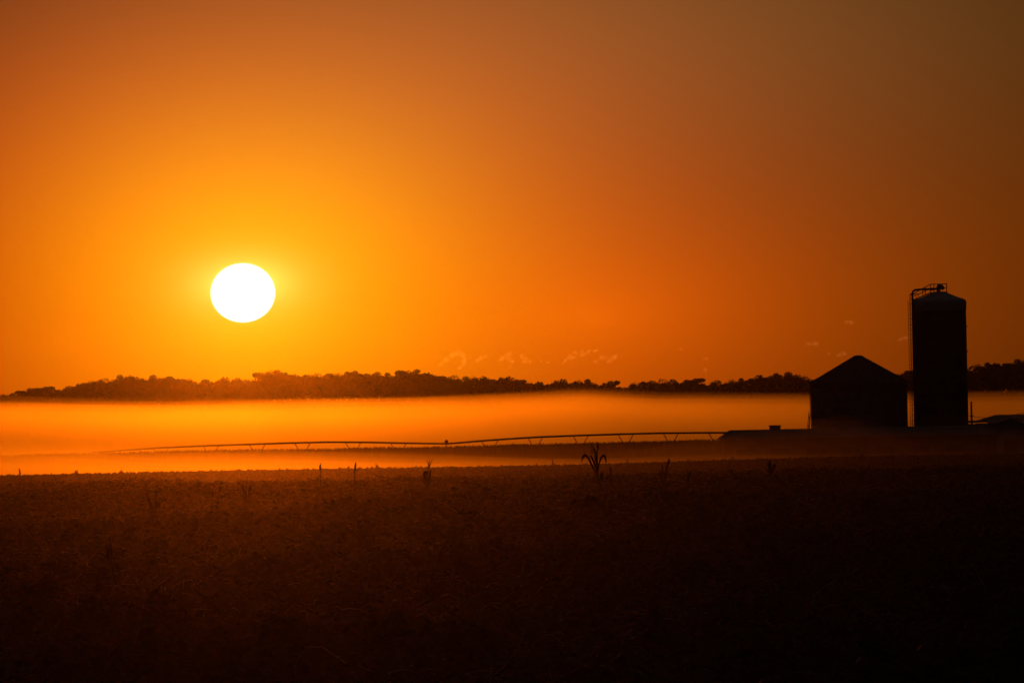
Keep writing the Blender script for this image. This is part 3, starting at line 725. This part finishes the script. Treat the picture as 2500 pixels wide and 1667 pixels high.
corn(1042, 1215, dict(stalk=[(1040, 1215), (1041, 1200), (1043, 1185), (1046, 1140)], w=5,
     leaves=[[(1042, 1195), (1036, 1170), (1036, 1155), (1041, 1150), (1044, 1160), 8], [(1043, 1200), (1048, 1178), (1050, 1155), (1052, 1146), 6], [(1041, 1190), (1031, 1170), (1027, 1160), 4]],
     tassel=[[(1047, 1142), (1045, 1130), (1042, 1124)], [(1047, 1142), (1051, 1132), (1056, 1120)], [(1047, 1142), (1048, 1130), (1049, 1122)]], ear=((1041, 1183), (1039, 1155), 8)),
     'corn plant with a thick dark husk and a forked tassel above it')
corn(856, 1222, dict(stalk=[(859, 1222), (861, 1200), (866, 1150), (868, 1130)], w=4.5,
     leaves=[[(861, 1200), (864, 1180), (867, 1160), 3.5]], ear=((866, 1150), (869, 1127), 5)), 'bare leaning corn stalk with no leaves and a pointed tip')
corn(787, 1235, dict(stalk=[(782, 1235), (782, 1200), (782, 1180), (783, 1140)], w=4,
     leaves=[[(783, 1150), (780, 1140), (784, 1131), 4], [(782, 1205), (787, 1195), (789, 1210), 3]], tassel=[[(783, 1142), (783, 1134), (784, 1129)], [(783, 1146), (781, 1138), (782, 1133)]]),
     'thin straight corn stalk with a short knobbly tassel tip')
corn(601, 1255, dict(stalk=[(600, 1255), (601, 1230), (602, 1200)], w=6,
     leaves=[[(601, 1235), (596, 1205), (591, 1178), 6], [(601, 1230), (608, 1205), (612, 1180), 5.5], [(601, 1225), (598, 1195), (594, 1188), 5]]),
     'dim V-shaped corn stump on the glowing ground below the sun')
corn(522, 1275, dict(stalk=[(521, 1275), (520, 1240), (519, 1200)], w=6, leaves=[[(521, 1265), (530, 1235), (536, 1200), (541, 1178), 4.5], [(521, 1250), (514, 1235), (511, 1255), 4]]),
     'tall bare corn stalk with one long upright leaf, just left of the sun glow')
corn(378, 1290, dict(stalk=[(382, 1290), (380, 1265), (379, 1230)], w=7,
     leaves=[[(379, 1265), (365, 1225), (356, 1195), 6], [(379, 1250), (380, 1215), (382, 1192), 5], [(380, 1240), (387, 1220), (391, 1245), 6], [(380, 1270), (370, 1255), (366, 1278), 5]]),
     'broad dark corn plant with a split upright top, left of the sun')
corn(270, 1480, dict(stalk=[(277, 1480), (275, 1420), (272, 1360), (270, 1310)], w=9,
     leaves=[[(273, 1400), (283, 1370), (291, 1390), (296, 1440), 8], [(272, 1360), (264, 1335), (262, 1370), 8], [(274, 1420), (284, 1400), (296, 1440), (298, 1480), 7]]),
     'short thick corn stump nearest to the left end of the field')
corn(1630, 1210, dict(stalk=[(1622, 1210), (1622, 1190), (1621, 1160)], w=8,
     leaves=[[(1622, 1180), (1627, 1150), (1631, 1127), (1637, 1120), 4.5], [(1622, 1175), (1628, 1140), (1634, 1112), 3], [(1621, 1185), (1613, 1160), (1610, 1145), 4.5], [(1621, 1180), (1618, 1150), (1616, 1130), 3]]),
     'corn stump with several upright pointed leaves right of the tallest plant')
corn(1598, 1440, dict(stalk=[(1595, 1440), (1597, 1400), (1598, 1375)], w=5, leaves=[[(1596, 1400), (1608, 1370), (1622, 1350), (1640, 1310), 3.5]]),
     'short broken stalk with a glinting tip in the dark lower field')
corn(1678, 1235, dict(stalk=[(1677, 1235), (1678, 1200), (1679, 1146)], w=5, leaves=[[(1678, 1190), (1682, 1165), (1684, 1152), 4]]),
     'plain upright stalk right of the many-leaved stump')
corn(1880, 1195, dict(stalk=[(1883, 1195), (1882, 1170), (1881, 1135)], w=6, ear=((1881, 1160), (1880, 1121), 9),
     leaves=[[(1882, 1165), (1889, 1140), (1892, 1130), (1891, 1150), 6], [(1882, 1160), (1876, 1135), (1876, 1128), (1877, 1145), 6]]),
     'dark corn stalk with a rounded club-like head below the cupola of the long barn')
corn(1491, 1210, dict(stalk=[(1490, 1210), (1490, 1180), (1491, 1136)], w=6, leaves=[[(1490, 1200), (1487, 1170), (1485, 1155), 4]]),
     'stiff leafless stalk just right of the tallest corn plant')
corn(1510, 1215, dict(stalk=[(1512, 1215), (1511, 1185), (1509, 1153)], w=5, leaves=[[(1511, 1200), (1516, 1185), (1518, 1175), 4]]),
     'shorter second stalk right of the tallest corn plant')
corn(1812, 1480, dict(stalk=[(1812, 1480), (1812, 1430), (1813, 1385)], w=5, leaves=[[(1812, 1420), (1820, 1395), (1826, 1382), 4], [(1812, 1430), (1803, 1405), (1799, 1412), 4]]),
     'small glinting corn stub low in the dark field under the long barn')

def weed(px, py_top, py_base, stems, label, Y=221.):
    g = at(px, py_base, Y); g.z = gz(g.x, g.y); m = Y / FPX
    r = empty('weed', g, label, 'weed', 'weeds on the field crest'); b = MB(); lf = MB()
    for i, (sx, ex, top, wd) in enumerate(stems):
        A = Vector((at(px + sx, py_base, Y).x, Y + .05 * i, g.z - .05)); B = at(px + ex, top, Y)
        mid = A.lerp(B, .55) + Vector((.02, 0, 0))
        b.tube([A, mid, B], [wd * m * .75, wd * m * .75, wd * m * .3], 5)
        for t, sgn in ((.45, 1), (.7, -1)):
            c = A.lerp(B, t); lf.ribbon([c, c + Vector((sgn * .05, 0, .05)), c + Vector((sgn * .09, .02, .03))], [.02, .035, .005], Vector((0, 1, .2)).normalized())
    b.build('stem', M['stalk'], r); lf.build('leaf', M['leaf'], r); return r
weed(48, 1143, 1158, [(0, -1, 1143, 3.5)], 'single spike weed on the crest at the far left end of the field')
weed(185, 1147, 1157, [(-2, -1, 1148, 4), (1, 3, 1146.5, 3.5)], 'pair of short stubs side by side on the left of the crest')
weed(296, 1144, 1154, [(0, 1, 1144, 2), (-3, -5, 1150, 2), (3, 4, 1150, 2)], 'thin twiggy weed on the crest left of the tallest stalks')
weed(384, 1147, 1154, [(0, 0, 1148, 3), (5, 6, 1149, 2.5), (-8, -9, 1150, 2.5)], 'row of low tufts on the crest below the left end of the pipe')
weed(681, 1139, 1151, [(0, 2, 1140, 2.5), (-3, -6, 1145, 2), (3, 6, 1146, 2)], 'wispy low weed on the crest just right of the sun glow')
weed(795, 1142, 1149, [(0, 0, 1142, 4), (-6, -7, 1145, 3)], 'small dark knob of a weed beside the thin straight stalk')
weed(920, 1130, 1146, [(1, 1, 1134, 4.5), (-1, -3, 1130, 1.8)], 'short peg-like weed with one hair-thin stem on the crest')
weed(1348, 1117, 1142, [(0, 0, 1117, 2.5), (2, 5, 1128, 2), (-2, -4, 1132, 2)], 'faint upright weed on the crest left of the tallest corn plant')
weed(1532, 1116, 1132, [(0, 0, 1117, 2), (-4, -4, 1122, 1.6)], 'two hair-thin stems on the crest right of the tallest corn plant')
weed(1686, 1120, 1132, [(0, -7, 1120, 2), (0, 1, 1121, 2.5), (1, 7, 1123, 2.5), (-1, -3, 1123, 2)], 'spreading star-shaped weed on the crest between two stumps')
weed(1788, 1113, 1126, [(0, 0, 1113, 3.5)], 'single short post-like stem on the crest under the barn end')
weed(2098, 1104, 1120, [(-9, -12, 1110, 3), (-5, -5, 1108, 3), (4, 4, 1106, 4), (6, 9, 1104, 2.5)], 'clump of low weeds on the crest below the grain bin')
weed(2230, 1113, 1122, [(0, 0, 1113, 4), (4, 6, 1117, 3)], 'dim weed tuft on the crest below the tall silo')

# ------------------------------------------------------------------ air: haze, mist and fog banks
def closed_sheet(name, xs, ys_, top, zbot, m, label, cat='fog'):
    X, Yg = np.meshgrid(xs, ys_); Z = top(X, Yg); Z = np.maximum(Z, zbot + .3)
    r_, c_ = X.shape; n_ = r_ * c_
    V = np.concatenate([np.stack([X, Yg, Z], -1).reshape(-1, 3), np.stack([X, Yg, np.full_like(Z, zbot)], -1).reshape(-1, 3)])
    I = np.arange(n_).reshape(r_, c_); J = I + n_
    F = [np.stack([I[:-1, :-1], I[:-1, 1:], I[1:, 1:], I[1:, :-1]], -1).reshape(-1, 4),
         np.stack([J[:-1, :-1], J[1:, :-1], J[1:, 1:], J[:-1, 1:]], -1).reshape(-1, 4),
         np.stack([J[0, :-1], J[0, 1:], I[0, 1:], I[0, :-1]], -1), np.stack([I[-1, :-1], I[-1, 1:], J[-1, 1:], J[-1, :-1]], -1),
         np.stack([I[:-1, 0], I[1:, 0], J[1:, 0], J[:-1, 0]], -1), np.stack([J[:-1, -1], J[1:, -1], I[1:, -1], I[:-1, -1]], -1)]
    o = npmesh(name, V, np.concatenate(F), m); tag(o, label, cat, kind='stuff'); return o
HZ = vol('haze_air', 2.0e-5, .984, (1, .93, .4))
b = MB(); b.box((0, 1680, 10), (1700, 3600, 60)); o = b.build('haze', HZ, origin=(0, 0, 0)); tag(o, 'thin evening haze filling the air over the fields', 'haze', kind='stuff')
GLARE_MIST = vol('glare_mist_air', .95e-3, .984, (1, .85, .4))  # added mist whose forward scatter stands in for lens glare below the sun
closed_sheet('mist', np.linspace(-120, 120, 13), np.linspace(8, 238, 16), lambda X, Y: np.interp(Y, [8, 60, 150, 200], [.8, 1.0, 1.0, .95]), -3., GLARE_MIST, 'thin mist layer added over the near field in place of lens glare', 'mist')
# valley fog behind the near crest
def lowtop(dz):
    def f(X, Y):
        pxn = X / Y * FPX + 1250
        z = CAMZ - np.interp(pxn, [-300, 0, 180, 330, 700, 1000, 1300, 1500, 1900, 2600], [66, 72, 82, 97, 113, 128, 142, 150, 152, 160]) * Y / FPX
        z = z + .6 * (vnoise(X + 300 + 50 * dz, Y, 33.) - .5) + .4 * (vnoise(X + 700 + 30 * dz, Y * .6, 11.) - .5)
        e = np.clip((Y - 290) / 150, 0, 1) * np.clip((800 - Y) / 120, 0, 1)
        return -13 + (z - dz + 13) * np.sqrt(e)
    return f
for i, (dz, dn) in enumerate(((-.3, .0004), (.1, .0005), (.5, .0007), (1., .0009), (1.6, .0012))):
    closed_sheet('fog', np.linspace(-130, 60, 120), np.linspace(290, 800, 110), lowtop(dz), -13.6 - .1 * i, vol('valley_fog', dn, .96, (1, .99, .2)), ['topmost thin', 'second', 'middle', 'fourth', 'lowest dense'][i] + ' layer of fog in the near valley below the maize ridge')
def bigtop(dz):
    def f(X, Y):
        pxn = X / Y * FPX + 1250
        hp = np.interp(pxn, [-400, 0, 400, 1000, 1200, 1420, 1600, 1800, 2000, 2500, 2900], [27, 25, 11, 10, 14, 21, 4, 0, -3, -7, -8])
        z = CAMZ + hp * 1300 / FPX
        z = z + 1.3 * (vnoise(X + 500 + 90 * dz, Y * .5, 48.) - .5) + .6 * (vnoise(X + 900 + 40 * dz, Y * .4, 19.) - .5)
        y0 = np.interp(X, [-75, -50, -35, -20, 0, 60], [845, 850, 885, 935, 945, 955])
        e = np.clip((Y - y0) / 260, 0, 1); e = 1 - (1 - e) ** 2.2
        e2 = np.clip((2440 - Y) / 300, 0, 1)
        return -13 + (z - dz + 13) * np.clip(e, 0, 1) ** .35 * e2 ** .4
    return f
for i, (dz, dn) in enumerate(((-1.1, .0002), (-.5, .0003), (.3, .0006), (1.3, .0010), (2.6, .0014))):
    closed_sheet('fog', np.linspace(-360, 360, 150), np.linspace(842, 2440, 150), bigtop(dz), -13.6 - .1 * i - .05, vol('fog_bank', dn, .96, (1, .99, .2)), ['topmost thin', 'second', 'third', 'fourth', 'lowest dense'][i] + ' layer of the fog bank between the farm and the far ridge')

closed_sheet('mist', np.linspace(8, 95, 40), np.linspace(640, 790, 24), lambda X, Y: -4.2 + 4.2 * np.clip((X - 8) / 30, 0, 1) * np.sqrt(np.clip((Y - 640) / 110, 0, 1)) * np.clip((792 - Y) / 12, 0, 1) + .8 * (vnoise(X, Y * .4, 9.) - .5),
             -13.2, vol('yard_mist', .0007, .9, (1, .95, .6)), 'thin mist pooling in front of the barn and the silo bases', 'mist')
